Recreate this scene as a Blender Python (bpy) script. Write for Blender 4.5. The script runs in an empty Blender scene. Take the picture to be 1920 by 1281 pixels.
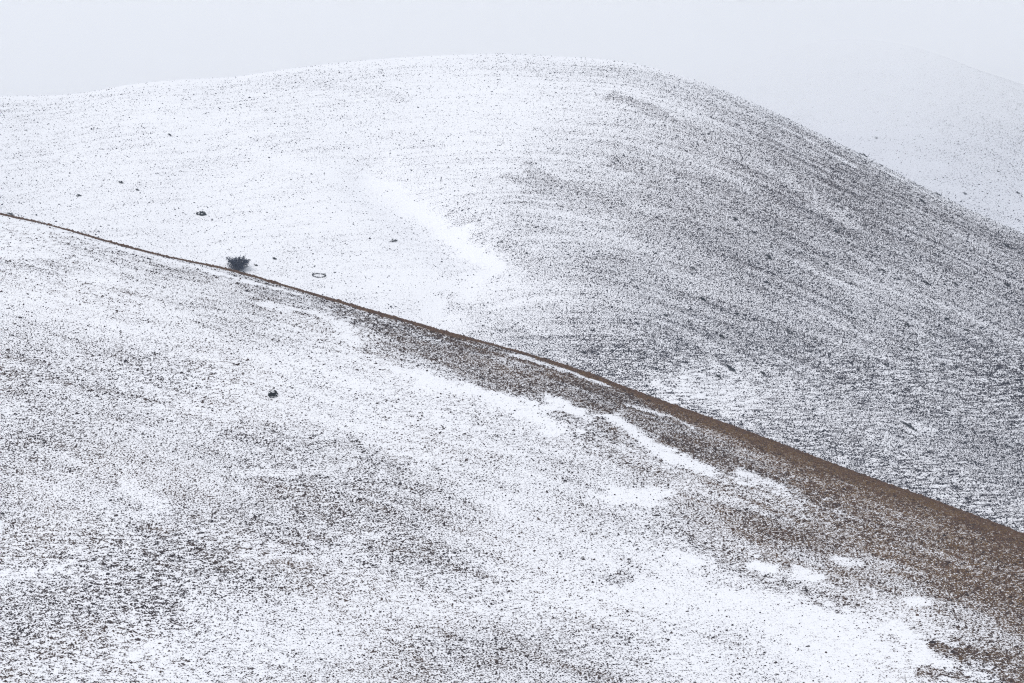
import bpy, math
import numpy as np
from mathutils import Vector

# ------------------------------------------------------------------ camera, light, exposure
sc = bpy.context.scene
COL = sc.collection
TILT = math.radians(2.0)
FOCAL = 150.0
cam_data = bpy.data.cameras.new('camera')
cam_data.lens = FOCAL
cam_data.sensor_width = 36.0
cam_data.clip_start = 1.0
cam_data.clip_end = 20000.0
cam = bpy.data.objects.new('camera', cam_data)
cam.location = (0, 0, 0)
cam.rotation_euler = (math.radians(90) - TILT, 0, 0)
COL.objects.link(cam)
sc.camera = cam

SUN_EL, SUN_AZ = 46.0, 215.0            # high behind the photographer, veiled by cloud
world = bpy.data.worlds.new('World')
sc.world = world
world.use_nodes = True
wn, wl = world.node_tree.nodes, world.node_tree.links
wn.clear()
wout = wn.new('ShaderNodeOutputWorld')
bg = wn.new('ShaderNodeBackground')
sky = wn.new('ShaderNodeTexSky')
sky.sky_type = 'NISHITA'
sky.sun_disc = False
sky.sun_elevation = math.radians(SUN_EL)
sky.sun_rotation = math.radians(SUN_AZ)
sky.air_density = 1.0
sky.dust_density = 4.0
sky.ozone_density = 1.0
mixc = wn.new('ShaderNodeMix')
mixc.data_type = 'RGBA'
mixc.inputs['Factor'].default_value = 0.93      # an overcast sky: nearly even cloud light
mixc.inputs['B'].default_value = (7.5, 7.9, 8.4, 1)
wl.new(sky.outputs['Color'], mixc.inputs['A'])
wl.new(mixc.outputs['Result'], bg.inputs['Color'])
bg.inputs['Strength'].default_value = 0.10
wl.new(bg.outputs['Background'], wout.inputs['Surface'])

sun_data = bpy.data.lights.new('sun', 'SUN')
sun_data.energy = 1.4
sun_data.angle = math.radians(14)
sun_data.color = (1.0, 0.975, 0.95)
sun = bpy.data.objects.new('sun', sun_data)
sun.rotation_euler = (math.radians(90 - SUN_EL), 0, math.radians(-(SUN_AZ - 180)))
COL.objects.link(sun)

sc.view_settings.view_transform = 'Standard'
sc.view_settings.look = 'None'
sc.view_settings.exposure = 0.0
sc.view_settings.gamma = 1.0
sc.view_settings.use_curve_mapping = False
sc.render.engine = 'CYCLES'
sc.cycles.max_bounces = 20
sc.cycles.diffuse_bounces = 3
sc.cycles.volume_bounces = 16
sc.cycles.use_adaptive_sampling = True
sc.cycles.adaptive_threshold = 0.01
sc.cycles.use_denoising = True
sc.cycles.denoiser = 'OPENIMAGEDENOISE'
sc.cycles.denoising_input_passes = 'RGB_ALBEDO_NORMAL'
sc.cycles.denoising_prefilter = 'NONE'
sc.cycles.filter_width = 1.2

# ------------------------------------------------------------------ numeric helpers
rng = np.random.default_rng(7)
K = 36.0 / FOCAL / 1920.0
CT, ST = math.cos(TILT), math.sin(TILT)


def smooth(a, b, t):
    t = np.clip((t - a) / (b - a), 0, 1)
    return t * t * (3 - 2 * t)


_perm = rng.permutation(4096)


def noise(x, y, seed=0):
    """gradient noise, about -1..1"""
    x = np.asarray(x, float) + seed * 17.31
    y = np.asarray(y, float) + seed * 9.77
    xi, yi = np.floor(x).astype(np.int64), np.floor(y).astype(np.int64)
    fx, fy = x - xi, y - yi
    u, v = fx * fx * fx * (fx * (fx * 6 - 15) + 10), fy * fy * fy * (fy * (fy * 6 - 15) + 10)

    def g(ix, iy, dx, dy):
        h = _perm[(_perm[ix & 4095] + iy) & 4095] * (2 * math.pi / 4096)
        return np.cos(h) * dx + np.sin(h) * dy
    a, b = g(xi, yi, fx, fy), g(xi + 1, yi, fx - 1, fy)
    c, d = g(xi, yi + 1, fx, fy - 1), g(xi + 1, yi + 1, fx - 1, fy - 1)
    return 1.5 * ((a * (1 - u) + b * u) * (1 - v) + (c * (1 - u) + d * u) * v)


def fbm(x, y, seed=0, octaves=3):
    s, a, t = 0, 1.0, 0
    for k in range(octaves):
        s = s + a * noise(x * 2 ** k, y * 2 ** k, seed + k * 3)
        t += a
        a *= 0.55
    return s / t


def sight(px, py):
    """direction of the view through a point of the 1920 px photograph"""
    u, v = (np.asarray(px, float) - 960) * K, (640.5 - np.asarray(py, float)) * K
    return u, CT + v * ST, -ST + v * CT


def seen_at(x, y, z):
    """where a ground point shows in the photograph"""
    f = y * CT - z * ST
    return 960 + x / f / K, 640.5 - (y * ST + z * CT) / f / K


class Hill:
    """a rounded hill: a crest curve in space, and slopes that bend away from it on both sides"""

    def __init__(self, crest, far_left, far_right, slope, bend, roll=2.0, roll_size=70.0, seed=1):
        px = np.array([c[0] for c in crest], float)
        py = np.array([c[1] for c in crest], float)
        yy = np.array([c[2] for c in crest], float)
        q = np.linspace(px[0], px[-1], 400)
        # smooth interpolation (Catmull-Rom style through np.gradient tangents)
        def spline(v):
            m = np.gradient(v, px)
            i = np.clip(np.searchsorted(px, q) - 1, 0, len(px) - 2)
            h = px[i + 1] - px[i]
            t = (q - px[i]) / h
            return ((2 * t**3 - 3 * t**2 + 1) * v[i] + (t**3 - 2 * t**2 + t) * h * m[i]
                    + (-2 * t**3 + 3 * t**2) * v[i + 1] + (t**3 - t**2) * h * m[i + 1])
        pyq, yq = spline(py), spline(yy)
        dx, dy, dz = sight(q, pyq)
        X, Z = dx / dy * yq, dz / dy * yq
        self.X = np.concatenate([[p[0] for p in far_left], X, [p[0] for p in far_right]])
        self.Y = np.concatenate([[p[1] for p in far_left], yq, [p[1] for p in far_right]])
        self.Z = np.concatenate([[p[2] for p in far_left], Z, [p[2] for p in far_right]])
        self.s, self.w, self.roll, self.rs, self.seed = slope, bend, roll, roll_size, seed
        self.extra = []

    def d(self, x, y):
        return np.interp(x, self.X, self.Y) - y

    def z(self, x, y):
        x, y = np.asarray(x, float), np.asarray(y, float)
        yr, zr = np.interp(x, self.X, self.Y), np.interp(x, self.X, self.Z)
        d = yr - y
        z = zr - np.clip(zr / yr, -0.1, 0.1) * d - self.s * (np.sqrt(d * d + self.w**2) - self.w)
        ramp = 1 - np.exp(-(d / 45.0)**2)
        z = z + ramp * self.roll * fbm(x / self.rs, y / self.rs, self.seed, 2)
        for f in self.extra:
            z = z + f(x, y)
        return z

    def hit(self, px, py):
        """the ground point of this hill seen at a point of the photograph"""
        dx, dy, dz = sight(px, py)
        y = np.linspace(self.y0, self.y1, 3000)
        g = self.z(dx / dy * y, y) - dz / dy * y
        k = np.argmax(g > 0)
        if g[k] <= 0:
            k = int(np.argmax(g))
        yy = y[k]
        if k > 0 and g[k] > 0:
            t = -g[k - 1] / (g[k] - g[k - 1])
            yy = y[k - 1] + t * (y[k] - y[k - 1])
        xx = dx / dy * yy
        return float(xx), float(yy), float(self.z(xx, yy))


near = Hill([(-160, 372, 655), (0, 401, 640), (100, 424, 633), (200, 452, 627), (300, 478, 620), (440, 508, 612), (560, 543, 604),
             (700, 583, 596), (850, 626, 588), (1000, 667, 580), (1100, 699, 574), (1200, 737, 568), (1300, 773, 562), (1400, 809, 556),
             (1500, 847, 550), (1600, 885, 544), (1750, 939, 534), (1920, 1004, 522), (2100, 1080, 510)],
            [(-520, 700, -190), (-330, 690, -60), (-190, 672, 2)], [(130, 480, -85), (260, 430, -150), (420, 400, -200)],
            0.43, 30.0, 1.6, 60.0, 1)
near.y0, near.y1 = 380, 700
far = Hill([(-160, 190, 1120), (0, 181, 1135), (150, 175, 1150), (250, 158, 1160), (350, 149, 1165), (440, 144, 1170), (520, 132, 1175), (700, 112, 1185),
            (850, 103, 1190), (930, 101, 1190), (1050, 106, 1188), (1170, 116, 1182), (1250, 134, 1176), (1330, 160, 1168), (1400, 188, 1160),
            (1500, 234, 1148), (1600, 283, 1136), (1700, 335, 1124), (1800, 386, 1112), (1920, 440, 1096), (2100, 530, 1074)],
           [(-620, 1090, -190), (-400, 1100, -40), (-240, 1110, 15)], [(240, 1040, -70), (400, 1010, -150), (560, 990, -200)],
           0.43, 62.0, 2.2, 90.0, 5)
far.y0, far.y1 = 700, 1260
mount = Hill([(300, 330, 2000), (700, 290, 1990), (1000, 235, 1985), (1200, 190, 1975), (1400, 120, 1960), (1560, 75, 1945), (1700, 85, 1920), (1850, 137, 1885), (1920, 160, 1872), (2100, 225, 1840)],
             [(-1600, 2300, -60), (-700, 2150, -40)], [(420, 1800, -20), (800, 1760, -120), (1200, 1740, -170)],
             0.45, 50.0, 3.0, 120.0, 9)
mount.y0, mount.y1 = 1470, 2100


def track_of(hill, pts):
    return np.array([hill.hit(*p)[:2] for p in pts])


def dist_to_track(x, y, T, stretch=1.0):
    best = np.full(np.shape(x), 1e9)
    for (ax, ay), (bx, by) in zip(T[:-1], T[1:]):
        vx, vy = bx - ax, (by - ay) / stretch
        wx, wy = x - ax, (y - ay) / stretch
        t = np.clip((wx * vx + wy * vy) / (vx * vx + vy * vy + 1e-9), 0, 1)
        best = np.minimum(best, np.hypot(wx - t * vx, wy - t * vy))
    return best


# the shallow snow-filled gully of the far hill, and the fold right of it
_gully = track_of(far, [(700, 340), (790, 400), (870, 470), (930, 505), (860, 560), (760, 640)])
far.extra.append(lambda x, y: -2.6 * np.exp(-(dist_to_track(x, y, _gully, 2.0) / 7.0)**2))
_fold = track_of(far, [(960, 470), (1120, 560), (1250, 700)])
far.extra.append(lambda x, y: 2.4 * np.exp(-(dist_to_track(x, y, _fold, 2.0) / 12.0)**2))

# ------------------------------------------------------------------ how much snow the wind left (0 = covered, 1 = bare)
NEAR_MAP = (np.arange(0, 1921, 160), np.arange(440, 1281, 40), np.array([
    [.08, .10, .16, .25, .40, .50, .5, .5, .6, .7, .8, .9, .95],   # 440
    [.16, .18, .22, .30, .40, .50, .5, .5, .6, .7, .8, .9, .95],   # 480
    [.20, .16, .30, .28, .40, .50, .5, .5, .6, .7, .8, .9, .95],   # 520
    [.15, .14, .20, .38, .38, .50, .5, .5, .6, .7, .8, .9, .95],   # 560
    [.26, .22, .14, .25, .30, .55, .5, .5, .6, .7, .8, .9, .95],   # 600
    [.36, .30, .18, .17, .26, .60, .6, .6, .7, .7, .8, .9, .95],   # 640
    [.38, .38, .28, .15, .16, .52, .65, .75, .6, .7, .8, .9, .95],   # 680
    [.34, .40, .33, .20, .13, .20, .68, .80, .85, .9, .9, .9, .95],  # 720
    [.28, .30, .26, .22, .16, .12, .34, .70, .88, .85, .85, .9, .95],  # 760
    [.35, .32, .30, .30, .20, .13, .14, .28, .78, .9, .9, .9, .95],  # 800
    [.38, .38, .30, .32, .28, .22, .20, .24, .42, .80, .92, .95, .95],  # 840
    [.42, .36, .40, .40, .30, .26, .22, .27, .36, .65, .85, .95, .95],  # 880
    [.40, .24, .44, .42, .40, .38, .26, .24, .34, .46, .76, .88, .95],  # 920
    [.38, .30, .38, .40, .42, .42, .22, .30, .42, .52, .72, .84, .90],  # 960
    [.22, .36, .40, .40, .42, .42, .27, .22, .32, .60, .72, .80, .92],  # 1000
    [.28, .36, .44, .40, .42, .44, .28, .15, .16, .54, .62, .80, .88],  # 1040
    [.30, .38, .46, .38, .36, .34, .24, .18, .10, .30, .58, .76, .86],  # 1080
    [.44, .44, .36, .26, .24, .22, .18, .14, .08, .06, .24, .68, .84],  # 1120
    [.46, .42, .24, .22, .20, .20, .20, .20, .14, .07, .05, .42, .78],  # 1160
    [.42, .34, .20, .18, .20, .36, .40, .34, .16, .08, .04, .16, .74],  # 1200
    [.34, .22, .22, .20, .24, .42, .42, .36, .14, .12, .05, .16, .74],  # 1240
    [.32, .26, .26, .24, .36, .44, .38, .42, .18, .18, .08, .28, .76],  # 1280
]))
FAR_MAP = (np.arange(0, 1921, 160), np.arange(120, 1021, 60), np.array([
    [.10, .07, .05, .10, .08, .05, .08, .14, .20, .30, .40, .42, .45],  # 120
    [.12, .07, .05, .08, .07, .05, .06, .14, .22, .32, .40, .42, .45],  # 180
    [.08, .07, .06, .05, .06, .06, .08, .18, .30, .38, .44, .42, .45],  # 240
    [.10, .09, .08, .06, .07, .08, .10, .24, .36, .44, .45, .42, .45],  # 300
    [.10, .08, .08, .06, .06, .10, .16, .28, .42, .48, .48, .44, .45],  # 360
    [.09, .07, .07, .06, .05, .06, .24, .30, .42, .48, .48, .46, .45],  # 420
    [.08, .07, .06, .06, .06, .04, .18, .33, .42, .47, .46, .47, .46],  # 480
    [.08, .07, .06, .07, .07, .05, .12, .36, .43, .44, .44, .46, .47],  # 540
    [.08, .07, .07, .07, .08, .08, .26, .38, .44, .43, .44, .46, .48],  # 600
    [.08, .07, .07, .07, .08, .12, .32, .42, .45, .43, .45, .48, .48],  # 660
    [.08, .07, .07, .07, .08, .14, .34, .44, .36, .34, .43, .47, .48],  # 720
    [.08, .07, .07, .07, .08, .14, .34, .42, .36, .36, .40, .43, .46],  # 780
    [.08, .07, .07, .07, .08, .14, .34, .42, .42, .42, .42, .42, .46],  # 840
    [.08, .07, .07, .07, .08, .14, .34, .42, .42, .42, .42, .43, .46],  # 900
    [.08, .07, .07, .07, .08, .14, .34, .42, .42, .42, .42, .44, .46],  # 960
    [.08, .07, .07, .07, .08, .14, .34, .42, .42, .42, .42, .44, .46],  # 1020
]))
MOUNT_MAP = (np.array([1300, 1450, 1600, 1700, 1800, 1920]), np.array([100, 180, 240, 300, 360, 440]), np.array([
    [.05, .06, .10, .14, .20, .34],
    [.08, .10, .14, .16, .24, .36],
    [.16, .16, .08, .14, .30, .40],
    [.20, .22, .14, .16, .26, .34],
    [.20, .22, .22, .18, .20, .24],
    [.20, .22, .22, .20, .22, .22],
]))
# drifts and bare strips, each followed over the ground: (points, half-width m, bare value)
NEAR_STRIPS = [
    ([(0, 410), (100, 433), (250, 470), (440, 521), (560, 552)], 0.9, .03), ([(965, 666), (1060, 694), (1140, 722)], 1.3, .14),
    ([(1030, 750), (1070, 765), (1105, 783)], 1.5, .02), ([(1150, 787), (1195, 812), (1235, 848), (1330, 884)], 1.5, .03),
    ([(800, 718), (900, 738), (1000, 770), (1040, 810)], 1.8, .03), ([(1390, 887), (1450, 908), (1500, 934)], 1.4, .03),
    ([(1180, 762), (1260, 781), (1300, 803)], .6, .1), ([(1330, 790), (1410, 826)], .45, .1), ([(1425, 853), (1500, 872), (1580, 903)], .7, .12),
    ([(1410, 1062), (1450, 1068)], 1.3, .01), ([(1490, 1077), (1535, 1084)], 1.0, .02), ([(1700, 1126), (1745, 1132)], .8, .03),
    ([(1565, 1046), (1620, 1056)], .6, .15), ([(1265, 1048), (1330, 1056)], .9, .04), ([(1150, 928), (1255, 928)], 1.5, .04),
    ([(640, 606), (665, 645)], 1.4, .05), ([(490, 568), (600, 590), (640, 610)], 1.0, .1), ([(740, 690), (790, 705)], 1.2, .06),
    ([(120, 523), (215, 525)], .8, .06), ([(0, 478), (110, 482)], .8, .08), ([(240, 1232), (300, 1205)], 1.0, .05),
    ([(455, 1037), (560, 1046), (648, 1043)], .7, .2), ([(640, 1014), (720, 1002)], .6, .22), ([(230, 905), (300, 950)], 1.4, .16),
    ([(1680, 1170), (1735, 1225)], 1.6, .04), ([(450, 887), (560, 885), (660, 873)], .8, .2), ([(0, 1075), (130, 1065)], 1.0, .15),
    ([(1700, 1240), (1780, 1243)], .8, .06),
    ([(640, 585), (720, 612), (800, 655), (900, 690)], 1.8, .62), ([(450, 535), (560, 556), (640, 575)], .9, .5), ([(300, 505), (400, 520)], .7, .45),
    ([(900, 695), (1000, 725), (1100, 775), (1150, 812)], 1.6, .66), ([(1090, 815), (1170, 862)], .9, .5), ([(1210, 900), (1350, 992)], 1.2, .46),
    ([(1250, 830), (1400, 880), (1550, 940)], 1.6, .82), ([(500, 930), (600, 942)], 1.5, .47), ([(700, 870), (760, 868)], .8, .46),
    ([(1130, 1082), (1175, 1080)], 1.0, .42), ([(1740, 1211), (1800, 1222), (1870, 1236)], .8, .88), ([(1730, 1252), (1800, 1264)], .7, .7),
    ([(1300, 1010), (1420, 1080), (1600, 1130)], 1.0, .5), ([(420, 820), (520, 835)], .7, .45), ([(560, 840), (660, 830)], .7, .45),
    ([(230, 1130), (330, 1140)], 1.2, .46), ([(60, 1135), (180, 1160)], 1.8, .44),
]
FAR_STRIPS = [
    ([(1340, 690), (1385, 704)], 1.2, .22), ([(1695, 795), (1750, 808)], .9, .22),
    ([(690, 345), (770, 385), (830, 430), (880, 470), (930, 500)], 2.0, .015), ([(930, 502), (870, 545), (800, 585)], 1.6, .03),
    ([(480, 285), (620, 330), (760, 375)], 1.4, .05), ([(1260, 725), (1400, 750)], 3.0, .2), ([(700, 525), (880, 545)], 1.5, .05),
    ([(945, 455), (1000, 485), (1040, 500)], 1.6, .36), ([(850, 570), (930, 590), (1000, 600)], 1.6, .24), ([(480, 150), (600, 158), (760, 185)], 2.0, .16),
    ([(1000, 330), (1150, 385), (1300, 470), (1400, 560)], 2.2, .5), ([(1150, 300), (1300, 370), (1450, 480)], 1.8, .5),
    ([(1150, 180), (1300, 240), (1450, 320), (1600, 420)], 1.6, .44), ([(1250, 290), (1330, 318), (1400, 350)], .7, .36),
    ([(1640, 312), (1700, 341), (1760, 375)], .5, .2), ([(1400, 210), (1500, 255), (1600, 310)], .6, .24), ([(950, 330), (1050, 365), (1120, 395)], 1.4, .4),
]


def table(M, px, py):
    cx, cy, V = M
    px, py = np.clip(px, cx[0], cx[-1] - 1e-3), np.clip(py, cy[0], cy[-1] - 1e-3)
    i = np.searchsorted(cx, px, side='right') - 1
    j = np.searchsorted(cy, py, side='right') - 1
    u, v = (px - cx[i]) / (cx[i + 1] - cx[i]), (py - cy[j]) / (cy[j + 1] - cy[j])
    return (V[j, i] * (1 - u) + V[j, i + 1] * u) * (1 - v) + (V[j + 1, i] * (1 - u) + V[j + 1, i + 1] * u) * v


near_tracks = [(track_of(near, p), w * (.62 if b < .3 else 1), b) for p, w, b in sorted(NEAR_STRIPS, key=lambda s_: -s_[2])]
far_tracks = [(track_of(far, p), w, b) for p, w, b in FAR_STRIPS]


def strips(c, x, y, tracks, stretch, wob):
    wob2 = fbm(x / 1.8, y / 1.8, 99, 2)
    wob3 = fbm(x / 3.2, y / 4.5, 101, 3)
    for T, w, b in tracks:
        lo, hi = T.min(0) - w * 4 - 6, T.max(0) + w * 4 + 6
        m = (x > lo[0]) & (x < hi[0]) & (y > lo[1] - w * 4) & (y < hi[1] + w * 4)
        if not m.any():
            continue
        D = dist_to_track(x[m], y[m], T, stretch) * (1 + 1.1 * wob[m]) + .95 * w * wob2[m]
        k = (1 - smooth(w * .5, w * 1.6, D)) * (.95 if b < .5 else .8) * (.25 + .75 * smooth(-.45, .15, wob3[m] + .5 * (1 - D / w)))
        c[m] = c[m] * (1 - k) + b * k
    return c


def near_bare(x, y):
    """bare share, brownness and row pattern of the near hill"""
    d = near.d(x, y)
    z = near.z(x, y)
    px, py = seen_at(x, y, z)
    wx, wy = 8 * noise(x / 9, y / 9, 31), 8 * noise(x / 9, y / 9, 32)
    c = table(NEAR_MAP, px + 3 * wx, py + 2 * wy)
    streak = fbm(x / 16, d / 2.6, 41, 3)
    clump = fbm(x / 4.5, d / 3.2, 42, 3)
    broad = fbm(x / 22, d / 14, 43, 2)
    c = np.clip(c * .97 + .012, .01, .99)
    q = np.log(c / (1 - c))
    q = q + (1.25 * streak + .7 * noise(x / 9, d / 1.3, 54)) * np.exp(-(d / 120)**2) + .6 * clump + 0.6 * broad + .5 * fbm(x / 9, d / 1.8, 44, 2)
    c = 1 / (1 + np.exp(-q))
    wob = fbm(x / 5, d / 3, 45, 2)
    c = strips(c, x, y, near_tracks, 2.2, wob)
    # the wind-bared strip along the crest
    wid = np.interp(px, [0, 300, 440, 700, 1000, 1200, 1400, 1600, 1920], [3.2, 3.0, 4.2, 6.5, 7.2, 11, 17, 17, 18])
    wid = wid * (1 + .22 * noise(x / 7, x * 0, 46) + .1 * noise(x / 1.7, x * 0, 47))
    soft = 1.0 + 13.0 * smooth(1050, 1500, px)
    ragged = 1.4 * fbm(x / 3.0, d / 1.2, 48, 3) * (1 + .35 * soft) + 1.0 * fbm(x / 14, d / 3, 50, 2)
    strip = 1 - smooth(wid - 1.2, wid + soft, d + ragged)
    c = np.maximum(c, strip * np.interp(d, [0, 9, 22, 60], [.99, .96, .90, .86]) * np.where(px < 1100, 1.02, 1))
    c = np.maximum(c, (1 - smooth(wid, wid + 26, d + 3 * ragged)) * .86 * smooth(1150, 1500, px) * (wob > -.42))
    brown = np.clip(strip + .10 + .24 * smooth(-.1, .5, noise(x / 19, d / 15, 53)) + .34 * smooth(1150, 1800, px) * smooth(420, 60, py - np.interp(px, [0, 1920], [400, 1004]))
                    + .36 * smooth(.4, .7, c) + .2 * clump, 0, 1)
    row = np.clip(.55 * smooth(700, 200, px) * smooth(900, 1060, py) + .35 + .6 * noise(x / 25, d / 25, 49), 0, 1)
    return np.clip(c, .004, .996), brown, row, d, z


def far_bare(x, y):
    d = far.d(x, y)
    z = far.z(x, y)
    px, py = seen_at(x, y, z)
    wx, wy = noise(x / 16, y / 16, 51), noise(x / 16, y / 16, 52)
    c = table(FAR_MAP, px + 22 * wx, py + 14 * wy) * (1.06 + .12 * smooth(950, 1500, px)) + .022
    right = smooth(850, 1300, px)
    c = np.clip(c, .005, .99)
    q = np.log(c / (1 - c))
    streak = fbm(x / 30, d / 2.6, 61, 3) + .5 * noise(x / 18, d / 1.1, 68)
    clump = fbm(x / 8, d / 6, 62, 3)
    broad = fbm(x / 45, d / 30, 63, 2)
    lower = smooth(560, 760, py)
    q = q + (1.0 * streak * (1 - .75 * lower) * (.75 + .25 * right)) + .55 * noise(x / 34, d / 1.5, 69) * (1 - .6 * lower) + (.7 - .4 * right) * clump + .55 * broad
    c = 1 / (1 + np.exp(-q))
    c = strips(c, x, y, far_tracks, 2.2, fbm(x / 9, d / 5, 64, 2))
    edge = 1 - smooth(2, 10, d + 3 * noise(x / 20, d * 0, 65))
    c = np.clip(c * (.22 + .78 * smooth(0, 42, d)) + edge * .10 * (.0 + .7 * smooth(-.3, .3, noise(x / 30, d * 0, 66))), 0, 1)
    c = np.where(d < 0, .05, c)
    brown = np.clip(.12 + .35 * smooth(.25, .5, c) * smooth(620, 300, py) + .25 * clump, 0, 1)
    row = np.clip(lower * smooth(850, 1150, px) * (.62 + .5 * noise(x / 40, d / 40, 67)) + .15 * (1 - right), 0, 1)
    return np.clip(c, .004, .99), brown, row, d, z


def mount_bare(x, y):
    d = mount.d(x, y)
    z = mount.z(x, y)
    px, py = seen_at(x, y, z)
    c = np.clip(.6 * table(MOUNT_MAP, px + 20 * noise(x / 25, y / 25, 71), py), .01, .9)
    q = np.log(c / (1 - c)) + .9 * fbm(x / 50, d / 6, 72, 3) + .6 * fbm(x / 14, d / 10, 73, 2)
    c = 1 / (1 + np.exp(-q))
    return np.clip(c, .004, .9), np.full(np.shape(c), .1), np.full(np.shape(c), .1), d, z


# ------------------------------------------------------------------ materials
def new_mat(name):
    m = bpy.data.materials.new(name)
    m.use_nodes = True
    m.node_tree.nodes.clear()
    return m, m.node_tree.nodes, m.node_tree.links


SNOW = (.885, .89, .93, 1)


def snow_grass(name, scale, row_x, row_z, row_amp, spread, soft, gain, relief, dark, brown, thin, snow=SNOW):
    """snow lying over dead grass: where each shows follows the wind-cover attribute, broken up by ground-scale grain"""
    m, n, l = new_mat(name)
    out = n.new('ShaderNodeOutputMaterial')
    bs = n.new('ShaderNodeBsdfPrincipled')
    l.new(bs.outputs[0], out.inputs[0])

    def attr(a):
        t = n.new('ShaderNodeAttribute')
        t.attribute_name = a
        return t

    def math_(op, a, b=None, c=None):
        t = n.new('ShaderNodeMath')
        t.operation = op
        for i, v in enumerate((a, b, c)):
            if v is None:
                continue
            if isinstance(v, (int, float)):
                t.inputs[i].default_value = v
            else:
                l.new(v, t.inputs[i])
        return t.outputs[0]

    def mixf(f, a, b, kind='FLOAT'):
        t = n.new('ShaderNodeMix')
        t.data_type = kind
        s = {'FLOAT': (2, 3, 0), 'RGBA': (6, 7, 2)}[kind]
        for i, v in ((0, f), (s[0], a), (s[1], b)):
            if isinstance(v, (int, float)):
                t.inputs[i].default_value = v
            elif isinstance(v, tuple):
                t.inputs[i].default_value = v
            else:
                l.new(v, t.inputs[i])
        return t.outputs[s[2]]

    gp = attr('ground_place').outputs['Vector']
    sep = n.new('ShaderNodeSeparateXYZ')
    l.new(gp, sep.inputs[0])

    def grain(x, y, sx, sy, sc_, detail=2.5, rough=.55, dist=0.0):
        cmb = n.new('ShaderNodeCombineXYZ')
        l.new(math_('MULTIPLY', x, sx), cmb.inputs[0])
        l.new(math_('MULTIPLY', y, sy), cmb.inputs[1])
        t = n.new('ShaderNodeTexNoise')
        t.noise_dimensions = '2D'
        t.inputs['Scale'].default_value = sc_
        t.inputs['Detail'].default_value = detail
        t.inputs['Roughness'].default_value = rough
        t.inputs['Distortion'].default_value = dist
        l.new(cmb.outputs[0], t.inputs['Vector'])
        return t.outputs['Fac']

    X, D, Z = sep.outputs[0], sep.outputs[1], sep.outputs[2]
    iso = grain(X, D, .8, 1.0, scale, 2.5, .58, .3)
    rows = grain(X, Z, row_x, row_z, 1.0, 2.0, .5, .2)
    v = math_('MULTIPLY', math_('SUBTRACT', iso, .5), 1.0 / spread)
    v = math_('ADD', v, math_('MULTIPLY', math_('MULTIPLY', math_('SUBTRACT', rows, .5), row_amp / spread), attr('row').outputs['Fac']))
    v = math_('ADD', v, attr('bare').outputs['Fac'])
    mask = n.new('ShaderNodeMapRange')
    mask.interpolation_type = 'SMOOTHSTEP'
    mask.inputs['From Min'].default_value = gain - soft
    mask.inputs['From Max'].default_value = gain + soft
    l.new(v, mask.inputs['Value'])
    mk = mask.outputs['Result']
    # blades poking through thin snow
    fine = grain(X, D, 1.0, 1.6, scale * 3.1, 1.0, .5)
    th = n.new('ShaderNodeMapRange')
    th.inputs['From Min'].default_value = gain - 1.5
    th.inputs['From Max'].default_value = gain + .8
    th.inputs['To Max'].default_value = thin
    l.new(math_('ADD', v, math_('MULTIPLY', math_('SUBTRACT', fine, .5), 3.0)), th.inputs['Value'])
    blades = mixf(attr('brown').outputs['Fac'], (.27, .24, .28, 1), (.28, .225, .235, 1), 'RGBA')
    sn = mixf(th.outputs['Result'], snow, blades, 'RGBA')
    tone = math_('MULTIPLY', attr('brown').outputs['Fac'], math_('ADD', .55, math_('MULTIPLY', grain(X, D, 1, 1, scale * 1.7, 2.0), .9)))
    gr = mixf(tone, dark, brown, 'RGBA')
    l.new(mixf(mk, sn, gr, 'RGBA'), bs.inputs['Base Color'])
    bs.inputs['Roughness'].default_value = .9
    bs.inputs['Specular IOR Level'].default_value = 0.0
    bump = n.new('ShaderNodeBump')
    bump.inputs['Strength'].default_value = .8
    bump.inputs['Distance'].default_value = relief
    l.new(math_('ADD', math_('MULTIPLY', fine, .5), iso), bump.inputs['Height'])
    l.new(bump.outputs[0], bs.inputs['Normal'])
    return m


DARK, BROWN = (.027, .021, .024, 1), (.150, .093, .046, 1)
mat_near = snow_grass('windblown_snow_near', 5.0, .9, 4.2, .75, .115, .30, .30, .06, DARK, BROWN, .46)
mat_far = snow_grass('windblown_snow_far', 3.6, .30, 2.2, .95, .115, .34, .38, .09, (.022, .021, .031, 1), (.085, .058, .052, 1), .5)
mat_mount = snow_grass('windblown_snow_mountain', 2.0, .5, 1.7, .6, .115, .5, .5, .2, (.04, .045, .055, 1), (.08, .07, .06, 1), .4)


def tuft_mat(name, dark, brown):
    m, n, l = new_mat(name)
    out = n.new('ShaderNodeOutputMaterial')
    bs = n.new('ShaderNodeBsdfPrincipled')
    a = n.new('ShaderNodeAttribute')
    a.attribute_name = 'tone'
    mx = n.new('ShaderNodeMix')
    mx.data_type = 'RGBA'
    mx.inputs[6].default_value = dark
    mx.inputs[7].default_value = brown
    l.new(a.outputs['Fac'], mx.inputs[0])
    l.new(mx.outputs[2], bs.inputs['Base Color'])
    bs.inputs['Roughness'].default_value = .95
    bs.inputs['Specular IOR Level'].default_value = .05
    l.new(bs.outputs[0], out.inputs[0])
    return m


mat_tuft_near = tuft_mat('dead_grass_near', (.028, .024, .027, 1), (.13, .080, .056, 1))
mat_tuft_far = tuft_mat('dead_grass_far', (.022, .024, .032, 1), (.06, .044, .038, 1))


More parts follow.
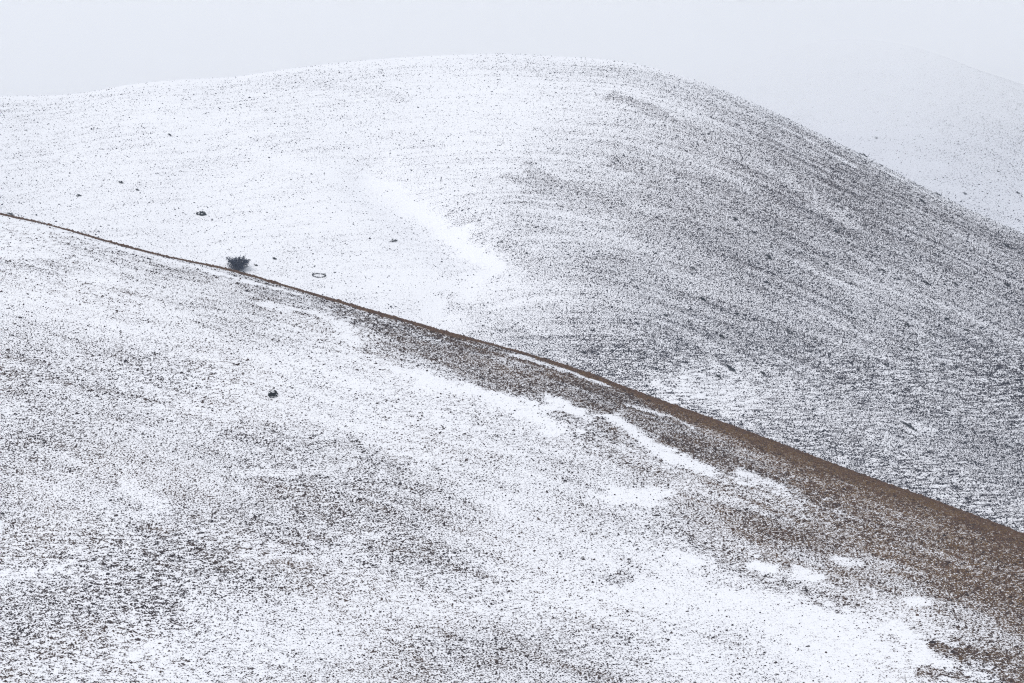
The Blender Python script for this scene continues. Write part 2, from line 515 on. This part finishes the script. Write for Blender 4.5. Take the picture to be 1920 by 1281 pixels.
def plain(name, colour, var=.35, scale=6.0):
    m, n, l = new_mat(name)
    out = n.new('ShaderNodeOutputMaterial')
    bs = n.new('ShaderNodeBsdfPrincipled')
    t = n.new('ShaderNodeTexNoise')
    t.inputs['Scale'].default_value = scale
    r = n.new('ShaderNodeMapRange')
    r.inputs['To Min'].default_value = 1 - var
    r.inputs['To Max'].default_value = 1 + var
    l.new(t.outputs['Fac'], r.inputs['Value'])
    mx = n.new('ShaderNodeVectorMath')
    mx.operation = 'SCALE'
    mx.inputs[0].default_value = colour
    l.new(r.outputs['Result'], mx.inputs['Scale'])
    l.new(mx.outputs[0], bs.inputs['Base Color'])
    bs.inputs['Roughness'].default_value = .9
    bs.inputs['Specular IOR Level'].default_value = .1
    l.new(bs.outputs[0], out.inputs[0])
    return m


mat_bark = plain('bark', (.022, .022, .030))
mat_leaf = plain('dark_leaf', (.018, .024, .046), .5)
mat_juniper = plain('juniper_needle', (.016, .021, .022), .5)
mat_snow = plain('fresh_snow', (.88, .89, .92), .03, 2.0)


def volume_mat(name, colour, density, aniso):
    m, n, l = new_mat(name)
    out = n.new('ShaderNodeOutputMaterial')
    pv = n.new('ShaderNodeVolumePrincipled')
    pv.inputs['Color'].default_value = colour
    pv.inputs['Density'].default_value = density
    pv.inputs['Anisotropy'].default_value = aniso
    l.new(pv.outputs[0], out.inputs['Volume'])
    return m


# ------------------------------------------------------------------ mesh helpers
def link(name, me, mat=None, parent=None, **props):
    o = bpy.data.objects.new(name, me)
    COL.objects.link(o)
    if mat:
        me.materials.append(mat)
    if parent:
        o.parent = parent
    for k, v in props.items():
        o[k] = v
    return o


def quick_mesh(name, V, F, smooth_=False):
    """V (n,3); F (m,k) index array with k = 3 or 4"""
    me = bpy.data.meshes.new(name)
    V, F = np.asarray(V, np.float32), np.asarray(F, np.int32)
    me.vertices.add(len(V))
    me.vertices.foreach_set('co', V.ravel())
    me.loops.add(F.size)
    me.loops.foreach_set('vertex_index', F.ravel())
    me.polygons.add(len(F))
    me.polygons.foreach_set('loop_start', np.arange(0, F.size, F.shape[1], dtype=np.int32))
    me.polygons.foreach_set('use_smooth', np.full(len(F), smooth_, bool))
    me.update(calc_edges=True)
    return me


def add_attr(me, name, vals, kind='FLOAT'):
    a = me.attributes.new(name, kind, 'POINT')
    a.data.foreach_set('value' if kind == 'FLOAT' else 'vector', np.asarray(vals, np.float32).ravel())


def grid_mesh(name, xs, ys, zfun):
    Xg, Yg = np.meshgrid(xs, ys)
    x, y = Xg.ravel(), Yg.ravel()
    z = zfun(x, y)
    nx, ny = len(xs), len(ys)
    i = (np.arange(ny - 1)[:, None] * nx + np.arange(nx - 1)[None]).ravel()
    F = np.stack([i, i + 1, i + nx + 1, i + nx], 1)
    return quick_mesh(name, np.stack([x, y, z], 1), F, True), x, y


def axis(lo, a, b, hi, fine, coarse):
    return np.concatenate([np.arange(lo, a, coarse), np.arange(a, b, fine), np.arange(b, hi + .1, coarse)])


def hill_object(name, label, hill, xs, ys, bare, mat, micro, floor=-165.0):
    def zf(x, y):
        return np.maximum(hill.z(x, y) + micro * fbm(x / 1.6, y / 1.6, 81, 2), floor)
    me, x, y = grid_mesh(name, xs, ys, zf)
    c, br, row, d, z = bare(x, y)
    add_attr(me, 'bare', np.log(c / (1 - c)) / 1.7 + .12 * smooth(.45, .85, c))
    add_attr(me, 'brown', br)
    add_attr(me, 'row', row)
    add_attr(me, 'ground_place', np.stack([x, d, z], 1), 'FLOAT_VECTOR')
    return link(name, me, mat, None, kind='structure', label=label)


# ------------------------------------------------------------------ the setting
xs = axis(-860, -400, 400, 860, 20, 20)
ys = np.arange(-110, 1431, 20.0)
me, gx, gy = grid_mesh('ground', xs, ys, lambda x, y: np.clip(-1.7 - .55 * np.maximum(y, 0), -164, -1.7) + .8 * noise(x / 60, y / 60, 90) * (y > 20))
for nm, v in (('bare', -1.0), ('brown', .2), ('row', .2)):
    add_attr(me, nm, np.full(len(gx), v))
add_attr(me, 'ground_place', np.stack([gx, gy, gy * 0], 1), 'FLOAT_VECTOR')
link('ground', me, mat_near, None, kind='structure', label='snowy valley floor and slope between the hills')

hill_object('near_hill', 'near hillside of thin snow with a brown grassy crest', near,
            axis(-500, -105, 105, 400, .5, 12), axis(200, 440, 680, 1000, .5, 8), near_bare, mat_near, .05)
hill_object('far_hill', 'rounded snowy hill behind the brown crest', far,
            axis(-600, -180, 185, 540, .8, 14), axis(640, 860, 1230, 1420, .9, 9), far_bare, mat_far, .07)
hill_object('misty_mountain', 'mountainside fading upward into cloud behind the hills', mount,
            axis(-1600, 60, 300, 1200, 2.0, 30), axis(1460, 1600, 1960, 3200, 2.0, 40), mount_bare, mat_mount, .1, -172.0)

# ------------------------------------------------------------------ grass tufts (nobody could count them)
def scatter(name, label, hill, bare, x0, x1, y0, y1, count, size, height, mat, sides, levels, clump_scale, share, power, cull, crest_bare=0.0):
    x = rng.uniform(x0, x1, count)
    y = rng.uniform(y0, y1, count)
    c, br, row, d, z = bare(x, y)
    px, py = seen_at(x, y, z)
    g = .62 * fbm(x * clump_scale, d * clump_scale * 1.3, 91, 2) + .5 * row * noise(x * clump_scale * .45, z * clump_scale * 3.0, 92)
    p = share * np.clip(c, 0, 1)**power * np.clip(1 + 1.0 * g, 0, 3)
    p = p * (1 - smooth(1960, 2330, px)) * smooth(-410, -40, px)
    p = p * (1 - crest_bare * (1 - smooth(0, 26, d)))
    ok = (rng.random(count) < p) & (px > -410) & (px < 2330) & (py < 1330) & (d > -6) & cull(c, d)
    x, y, z, br, row, c = x[ok], y[ok], z[ok], br[ok], row[ok], c[ok]
    n = len(x)
    r = size * np.exp(rng.normal(0, .38, n)) * (.75 + .5 * c)
    asp = 1.1 + rng.random(n) * .9 + row * .9
    ang = rng.normal(0, .35, n)
    hh = height * (r / size)**.7 * rng.uniform(.6, 1.3, n)
    rings = [(1.0, -.35), (.72, .62)][:levels]
    V = []
    turn = rng.uniform(0, 6.28, n)
    ca, sa = np.cos(ang), np.sin(ang)
    for rr, fz in rings:
        for k in range(sides):
            t = 2 * math.pi * (k + .5 * (rr < 1)) / sides + turn + rng.normal(0, .22, n)
            q = rr * r * rng.uniform(.7, 1.25, n)
            lx, ly = np.cos(t) * q * asp, np.sin(t) * q
            gx_, gy_ = x + lx * ca - ly * sa, y + lx * sa + ly * ca
            V.append(np.stack([gx_, gy_, hill.z(gx_, gy_) + fz * hh * rng.uniform(.75, 1.3, n)], 1))
    V.append(np.stack([x + rng.normal(0, .3, n) * r, y + rng.normal(0, .3, n) * r, z + hh * rng.uniform(.9, 1.4, n)], 1))
    V = np.stack(V, 1)                                  # n, 2*sides+1, 3
    m = levels * sides + 1
    F = []
    for k in range(sides):
        k2 = (k + 1) % sides
        if levels == 2:
            F += [(k, k2, sides + k), (k2, sides + k2, sides + k)]
        F.append(((levels - 1) * sides + k, (levels - 1) * sides + k2, m - 1))
    F = np.array(F)[None] + (np.arange(n) * m)[:, None, None]
    me = quick_mesh(name, V.reshape(-1, 3), F.reshape(-1, 3))
    tone = np.clip(br * rng.uniform(.3, 1.2, n) * np.where(c > .93, 1.5, 1) + rng.normal(0, .1, n), 0, 1)
    add_attr(me, 'tone', np.repeat(tone, m))
    print(name, n, 'tufts', len(F.reshape(-1, 3)), 'triangles')
    return link(name, me, mat, None, kind='stuff', label=label)


scatter('grass', 'dark dead grass tufts poking through the near snow', near, near_bare, -125, 125, 425, 665, 1650000, .055, .08,
        mat_tuft_near, 3, 2, 1.6, .56, 1.1, lambda c, d: (c < .93) | (rng.random(len(c)) < .6))
scatter('grass', 'dark dead grass tufts dotting the rounded far hill', far, far_bare, -215, 215, 870, 1205, 2950000, .10, .125,
        mat_tuft_far, 4, 1, .6, .55, 1.15, lambda c, d: (c < .97), .75)
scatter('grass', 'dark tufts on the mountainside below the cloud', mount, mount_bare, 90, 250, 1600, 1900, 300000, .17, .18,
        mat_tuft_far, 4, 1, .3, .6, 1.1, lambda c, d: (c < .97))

# ------------------------------------------------------------------ shrubs
def sprays(pts, size, spread_z=.5):
    """small leaf-sized faces, two per point, at random tilts"""
    n = len(pts)
    V, F = [], []
    for rep in range(2):
        a = rng.normal(size=(n, 3)); a[:, 2] *= .8
        a /= np.linalg.norm(a, axis=1)[:, None]
        b = np.cross(a, rng.normal(size=(n, 3)))
        b /= np.linalg.norm(b, axis=1)[:, None]
        s = size * rng.uniform(.6, 1.4, (n, 1))
        c = pts + rng.normal(0, size * .4, (n, 3))
        q = np.stack([c - a * s, c - b * s * .45, c + a * s, c + b * s * .45], 1)
        V.append(q.reshape(-1, 3))
        F.append(np.arange(n * 4).reshape(n, 4) + rep * n * 4)
    return np.concatenate(V), np.concatenate(F)


def tube(points, r0, r1, sides=5):
    P = np.array(points, float)
    V = []
    for i, p in enumerate(P):
        t = P[min(i + 1, len(P) - 1)] - P[max(i - 1, 0)]
        t /= np.linalg.norm(t) + 1e-9
        a = np.cross(t, (0.3, .9, .2)); a /= np.linalg.norm(a) + 1e-9
        b = np.cross(t, a)
        r = r0 + (r1 - r0) * i / (len(P) - 1)
        for k in range(sides):
            w = 2 * math.pi * k / sides
            V.append(p + r * (math.cos(w) * a + math.sin(w) * b))
    F = []
    for i in range(len(P) - 1):
        for k in range(sides):
            k2 = (k + 1) % sides
            F.append((i * sides + k, i * sides + k2, (i + 1) * sides + k2, (i + 1) * sides + k))
    return np.array(V), np.array(F)


def join(parts):
    V, F, n = [], [], 0
    for v, f in parts:
        V.append(v); F.append(f + n); n += len(v)
    return np.concatenate(V), np.concatenate(F)


def thing(name, label, cat, loc, group=None):
    o = bpy.data.objects.new(name, None)
    o.empty_display_size = .5
    o.location = loc
    COL.objects.link(o)
    o['label'] = label
    o['category'] = cat
    if group:
        o['group'] = group
    return o


def bush(px, py, wide, high, label):
    x, y, z = far.hit(px, py)
    t = thing('bush', label, 'bush', (x, y, z))
    tips, twigs = [], []
    for k in range(11):
        az = 2 * math.pi * k / 11 + rng.normal(0, .25)
        lean = rng.uniform(.15, 1.15)
        L = high * rng.uniform(.75, 1.0)
        end = np.array([math.cos(az) * math.sin(lean) * wide * .5, math.sin(az) * math.sin(lean) * wide * .5, math.cos(lean * .85) * L])
        pts = [np.array([math.cos(az) * .12, math.sin(az) * .12, -.15])]
        for s in (.3, .6, 1.0):
            pts.append(end * s + np.array([0, 0, .35 * math.sin(s * math.pi)]) + rng.normal(0, .12, 3) * s)
        v, f = tube(pts, .085, .025)
        link('stem', quick_mesh('stem', v, f, True), mat_bark, t)
        for q in range(16):
            s = rng.uniform(.3, 1.0)
            base = end * s + np.array([0, 0, .35 * math.sin(s * math.pi)])
            out = base * np.array([1, 1, .8]) / (np.linalg.norm(base) + .1) + rng.normal(0, .55, 3)
            tip = base + out * rng.uniform(.3, .7)
            tip[2] = max(tip[2], .1)
            mid = (base + tip) / 2 + rng.normal(0, .06, 3)
            twigs.append(tube([base, mid, tip], .022, .008, 3))
            tips += [base + (tip - base) * u for u in rng.uniform(.2, 1.05, 5)]
    v, f = join(twigs)
    link('twig', quick_mesh('twig', v, f), mat_bark, t, kind='stuff')
    P = np.array(tips)
    P = np.concatenate([P, P * rng.uniform(.75, 1.0, (len(P), 1)) + rng.normal(0, .14, P.shape)])
    P[:, 2] = np.maximum(P[:, 2], .12)
    e = rng.normal(size=(2600, 3))
    e /= np.linalg.norm(e, axis=1)[:, None]
    e *= (rng.random((2600, 1))**.4) * (1 + .22 * noise(e[:, :1] * 2.3 + 5, e[:, 2:] * 2.3 + e[:, 1:2] * 1.7, 88))
    e = np.abs(e) * np.sign(e) * [wide * .40, wide * .36, high * .40] + [0, 0, high * .43]
    e[:, 2] = np.maximum(e[:, 2], .1)
    P = np.concatenate([P, e])
    v, f = sprays(P, .115)
    link('foliage', quick_mesh('foliage', v, f), mat_leaf, t)
    return t


def low_shrub(hill, a, b, wide, high, label, group=None, n=None, snow=False, ring=False, name='juniper_shrub', cat='shrub'):
    """a mat of juniper lying on the slope between two points"""
    A, B = np.array(hill.hit(*a)), np.array(hill.hit(*b))
    C = (A + B) / 2
    C[2] = hill.z(C[0], C[1])
    t = thing(name, label, cat, tuple(C), group)
    L = np.linalg.norm(B - A) + wide
    n = n or int(min(900, max(130, 150 * L * wide)))
    if ring:
        th = rng.uniform(0, 2 * math.pi, n)
        gap = rng.random(n) < .72 + .28 * np.sin(th * 7 + 1)
        th = th[gap]
        rx, ry = np.linalg.norm((B - A)[:2]) / 2, wide
        x, y = C[0] + np.cos(th) * rx + rng.normal(0, .07, len(th)), C[1] + np.sin(th) * ry + rng.normal(0, .12, len(th))
        hh = high * rng.random(len(th)) * (1 + 1.2 * (np.cos(th - .15) > .93))
    else:
        s = np.clip(rng.normal(.5, .27, n), -.05, 1.05)
        x = A[0] + (B[0] - A[0]) * s
        y = A[1] + (B[1] - A[1]) * s
        ang, rad = rng.uniform(0, 2 * math.pi, n), np.sqrt(rng.random(n)) * wide / 2
        taper = np.sqrt(np.clip(1 - (2 * s - 1)**2, .12, 1))
        rad = rad * taper
        x, y = x + np.cos(ang) * rad, y + np.sin(ang) * rad * 1.3
        keep = noise(x * 1.7, y * 1.7, 78) > -.28
        x, y, rad, taper = x[keep], y[keep], rad[keep], taper[keep]
        n = len(x)
        lump = .55 + .6 * noise(x * 1.6, y * 1.6, 77)
        hh = high * rng.random(n)**.6 * taper * np.clip(1 - (rad / (wide / 2))**2 * .6, .2, 1) * np.clip(lump + .5, .3, 1.3)
    P = np.stack([x - C[0], y - C[1], hill.z(x, y) + hh + .03 - C[2]], 1)
    v, f = sprays(P, max(.10, high * .2))
    link('foliage', quick_mesh('foliage', v, f), mat_juniper, t)
    stems = []
    for k in range(7 if not ring else 14):
        i = rng.integers(len(P))
        e = P[i]
        if ring:
            e0 = e * np.array([.96, .96, 1])
        else:
            e0 = np.array([e[0] * .3, e[1] * .3, 0.0])
        e0[2] = hill.z(e0[0] + C[0], e0[1] + C[1]) - C[2] - .05
        stems.append(tube([e0, (e0 + e) / 2 + np.array([0, 0, .05]), e], .035, .012, 4))
    v, f = join(stems)
    link('branch', quick_mesh('branch', v, f), mat_bark, t, kind='stuff')
    if snow:
        lumps = []
        for k in range(snow):
            i = rng.integers(len(P))
            c = P[i] * np.array([.8, .8, 1.0]) + np.array([rng.normal(0, .1), -.10, high * .12])
            m, q = 7, []
            rr = rng.uniform(.14, .30)
            for ring_, zz in ((1.0, 0), (.7, .5), (.25, .75)):
                for j in range(m):
                    w = 2 * math.pi * j / m
                    q.append(c + np.array([math.cos(w) * rr * ring_ * rng.uniform(.8, 1.4), math.sin(w) * rr * ring_ * .8, zz * rr * .7]))
            F = [(i_ * m + j, i_ * m + (j + 1) % m, (i_ + 1) * m + (j + 1) % m, (i_ + 1) * m + j) for i_ in (0, 1) for j in range(m)]
            lumps.append((np.array(q), np.array(F)))
        v, f = join(lumps)
        link('snow_cap', quick_mesh('snow_cap', v, f, True), mat_snow, t, kind='stuff')
    return t


bush(446, 508, 6.6, 3.9, 'big dark round bush with spiky twigs just behind the brown crest')
low_shrub(far, (370, 402), (385, 403), 1.5, .75, 'ragged dark shrub alone on white slope, up and left of the big bush', snow=5, n=420)
low_shrub(near, (506, 743), (517, 743), 1.0, .62, 'only dark shrub on the near slope, partly filled with snow', snow=5, n=420)
low_shrub(far, (586, 517.5), (610, 517.5), 1.05, .22, 'hollow ring of low dark plants on the white slope', ring=True, n=420, name='plant_ring', cat='plant ring')
low_shrub(far, (731, 454), (747, 452), .9, .34, 'small flat oval shrub with pale middle, beside the snowy gully', snow=3, n=190)
low_shrub(far, (512, 485), (519, 487), .6, .3, 'small dark tuft right of the big bush', n=120)
low_shrub(far, (478, 498), (483, 499), .4, .25, 'tiny dark tuft close to the big bush, low at its right', n=60)
low_shrub(far, (14, 401), (27, 405), .6, .4, 'thin dark arched shrub peeping over the brown crest, far left', n=160)
low_shrub(far, (143, 368), (152, 367), .7, .35, 'small dark shrub high on the white slope, leftmost of three there', n=120)
low_shrub(far, (223, 342), (230, 344), .8, .4, 'small loose shrub, uppermost of three on the white left slope', n=110)
low_shrub(far, (255, 356), (260, 358), .45, .3, 'tiny dark tuft just below the small loose shrub on the left slope', n=70)
low_shrub(far, (315, 252), (322, 256), .5, .3, 'tiny dark shrub pair high on the white hill above the left slope', n=80)
low_shrub(far, (1362, 685), (1379, 700), 1.05, .5, 'long slanting black juniper mat on pale rows above the brown crest', n=420)
low_shrub(far, (1690, 792), (1717, 808), 1.0, .5, 'longest ragged slanting juniper mat, low on the right flank', n=480)
low_shrub(far, (1343, 704), (1352, 710), .8, .4, 'small dark mat just below the long black juniper mat', n=150)
low_shrub(far, (1427, 698), (1437, 707), .8, .4, 'thin slanting mat just right of the long black juniper mat', n=170)
low_shrub(far, (1438, 479), (1447, 488), .8, .45, 'slanting black mat in the middle of the speckled dome', n=200)
low_shrub(far, (1310, 558), (1323, 565), .9, .4, 'greenish slanting mat left of centre on the speckled dome', n=200)
low_shrub(far, (1732, 529), (1744, 535), .7, .4, 'curved thin black mat standing out on the right flank', n=180)
low_shrub(far, (1772, 598), (1781, 602), .6, .5, 'compact black mat on the right flank below the curved thin one', n=150)
low_shrub(far, (1882, 532), (1896, 540), .9, .4, 'dark mat near the right picture edge below a white curve', n=200)
low_shrub(far, (1878, 455), (1897, 467), .6, .4, 'long thin curved streak of juniper close to the right silhouette', n=240)
low_shrub(far, (1613, 283), (1627, 291), .7, .5, 'dark lump of juniper on the skyline of the right shoulder', n=200)
low_shrub(far, (1724, 374), (1735, 382), .8, .45, 'black slanting mat just inside the skyline of the right shoulder', n=200)
low_shrub(far, (1753, 362), (1763, 368), .6, .4, 'thin black mat lying along the right skyline', n=150)
low_shrub(far, (1472, 617), (1490, 630), 1.2, .35, 'broad loose dark mat on the lower dome', n=220)
low_shrub(far, (1349, 629), (1358, 635), .9, .45, 'dark blob of juniper on the lower dome, left of the broad loose mat', n=160)
low_shrub(mount, (1640, 258), (1646, 261), .9, .6, 'lone dark shrub on the misty mountainside', n=120)
low_shrub(mount, (1806, 362), (1813, 366), .9, .6, 'dark shrub low on the misty mountainside beside the dome skyline', n=120)
low_shrub(mount, (1905, 361), (1912, 364), .9, .6, 'dark shrub on the misty mountainside at the right picture edge', n=120)
SMALL = [
    (1229, 476, 'small dark mat highest and leftmost on the speckled dome, in thin grass'),
    (1249, 593, 'small dark mat just below and left of the greenish slanting mat'),
    (1382, 590, 'pale loose mat between the greenish mat and the broad loose mat'),
    (1094, 662, 'small dark clump lowest on the left of the dome, near the brown crest'),
    (1592, 456, 'small dark mat below the dome skyline, first in a slanting row of three'),
    (1551, 496, 'small ragged mat left of the slanting row, in paler snow'),
    (1656, 508, 'short black mat on the dome, left of the curved thin black one'),
    (1791, 533, 'twin dark mat just right of the curved thin black mat'),
    (1822, 542, 'faint short mat between the twin dark mat and the right edge mat'),
    (1594, 585, 'small round black mat alone below the short black mat'),
    (1701, 611, 'tiny round black mat left of the compact black mat'),
    (1703, 655, 'thin slanting mat low on the dome below the tiny round one'),
    (1662, 686, 'faint thin mat lowest of the small ones, above the longest ragged mat'),
    (1568, 435, 'thin mat just above and left of the slanting row on the dome'),
    (1379, 411, 'short thin mat on the upper dome above the middle slanting mat'),
    (1812, 620, 'small dark mat right of and below the compact black mat'),
    (1300, 505, 'small dark mat above the greenish slanting mat on the dome'),
]
for (px, py, label) in SMALL:
    e = rng.uniform(3, 6)
    low_shrub(far, (px - e, py - e * .55), (px + e, py + e * .55), rng.uniform(.5, .8), .4, label, 'small juniper mats on the dome', n=110)

# ------------------------------------------------------------------ air and cloud
def box_mesh(name, x0, x1, y0, y1, z0, z1):
    V = [(x, y, z) for z in (z0, z1) for y in (y0, y1) for x in (x0, x1)]
    F = [(0, 2, 3, 1), (4, 5, 7, 6), (0, 1, 5, 4), (2, 6, 7, 3), (0, 4, 6, 2), (1, 3, 7, 5)]
    return quick_mesh(name, V, F)


link('haze', box_mesh('haze', -900, 900, -130, 1438, -168, 62), volume_mat('thin_air', (.72, .82, 1.0, 1), .00009, .3), None,
     kind='stuff', label='thin cold air between the hills')

# low stratus lying on the mountain: a flat, gently waving base and a bulging front
cxs = np.concatenate([np.linspace(-1900, -330, 24), np.linspace(-300, 500, 81), np.linspace(530, 1900, 22)])
cys = np.concatenate([np.linspace(0, .4, 10), np.linspace(.5, 1, 5)])
def cloud_front(x):
    return 1462 + np.interp(x, [-500, 60, 140, 200, 260, 500], [0, 30, 100, 150, 180, 190]) + 14 * noise(x / 120, x * 0, 95)
def cloud_base(x, t):
    return np.interp(x, [-600, 0, 80, 140, 200, 260, 600], [2, 10, 17, 21, 20, 17, 10]) + 5 * noise(x / 70, t * 7, 96)
low, top = [], []
for t in cys:
    yy = cloud_front(cxs) * (1 - t) + 2350 * t
    lift = 30 * np.clip((1800 - yy) / (1800 - cloud_front(cxs)), 0, 1)
    low.append(np.stack([cxs, yy, cloud_base(cxs, t * np.ones_like(cxs)) + lift], 1))
    top.append(np.stack([cxs, yy, np.full_like(cxs, 190.0) + 45 * noise(cxs / 230, yy / 230, 97)], 1))
low, top = np.array(low), np.array(top)
ny, nx = low.shape[:2]
V = np.concatenate([low.reshape(-1, 3), top.reshape(-1, 3)])
N = ny * nx
F = []
for j in range(ny - 1):
    for i in range(nx - 1):
        a = j * nx + i
        F.append((a, a + nx, a + nx + 1, a + 1))
        F.append((N + a, N + a + 1, N + a + nx + 1, N + a + nx))
for i in range(nx - 1):
    F.append((i, i + 1, N + i + 1, N + i))
    b = (ny - 1) * nx + i
    F.append((b + 1, b, N + b, N + b + 1))
for j in range(ny - 1):
    a = j * nx
    F.append((a + nx, a, N + a, N + a + nx))
    b = j * nx + nx - 1
    F.append((b, b + nx, N + b + nx, N + b))
veil = V.copy()
veil[:N, 2] -= 26 + 5 * noise(veil[:N, 0] / 80, veil[:N, 1] / 60, 98)
veil[:, 0] *= 1.01
veil[:, 1] += np.where(veil[:, 1] > 2300, 24.0, -7.0)
veil[N:, 2] += 17.0
link('mist', quick_mesh('mist', veil, F), volume_mat('thin_mist', (.995, .997, 1.0, 1), .0013, .0), None,
     kind='stuff', label='thin mist hanging below the low cloud on the mountain')
link('cloud', quick_mesh('cloud', V, F), volume_mat('low_cloud', (.995, .997, 1.0, 1), .005, .0), None,
     kind='stuff', label='low grey cloud lying over the mountain')
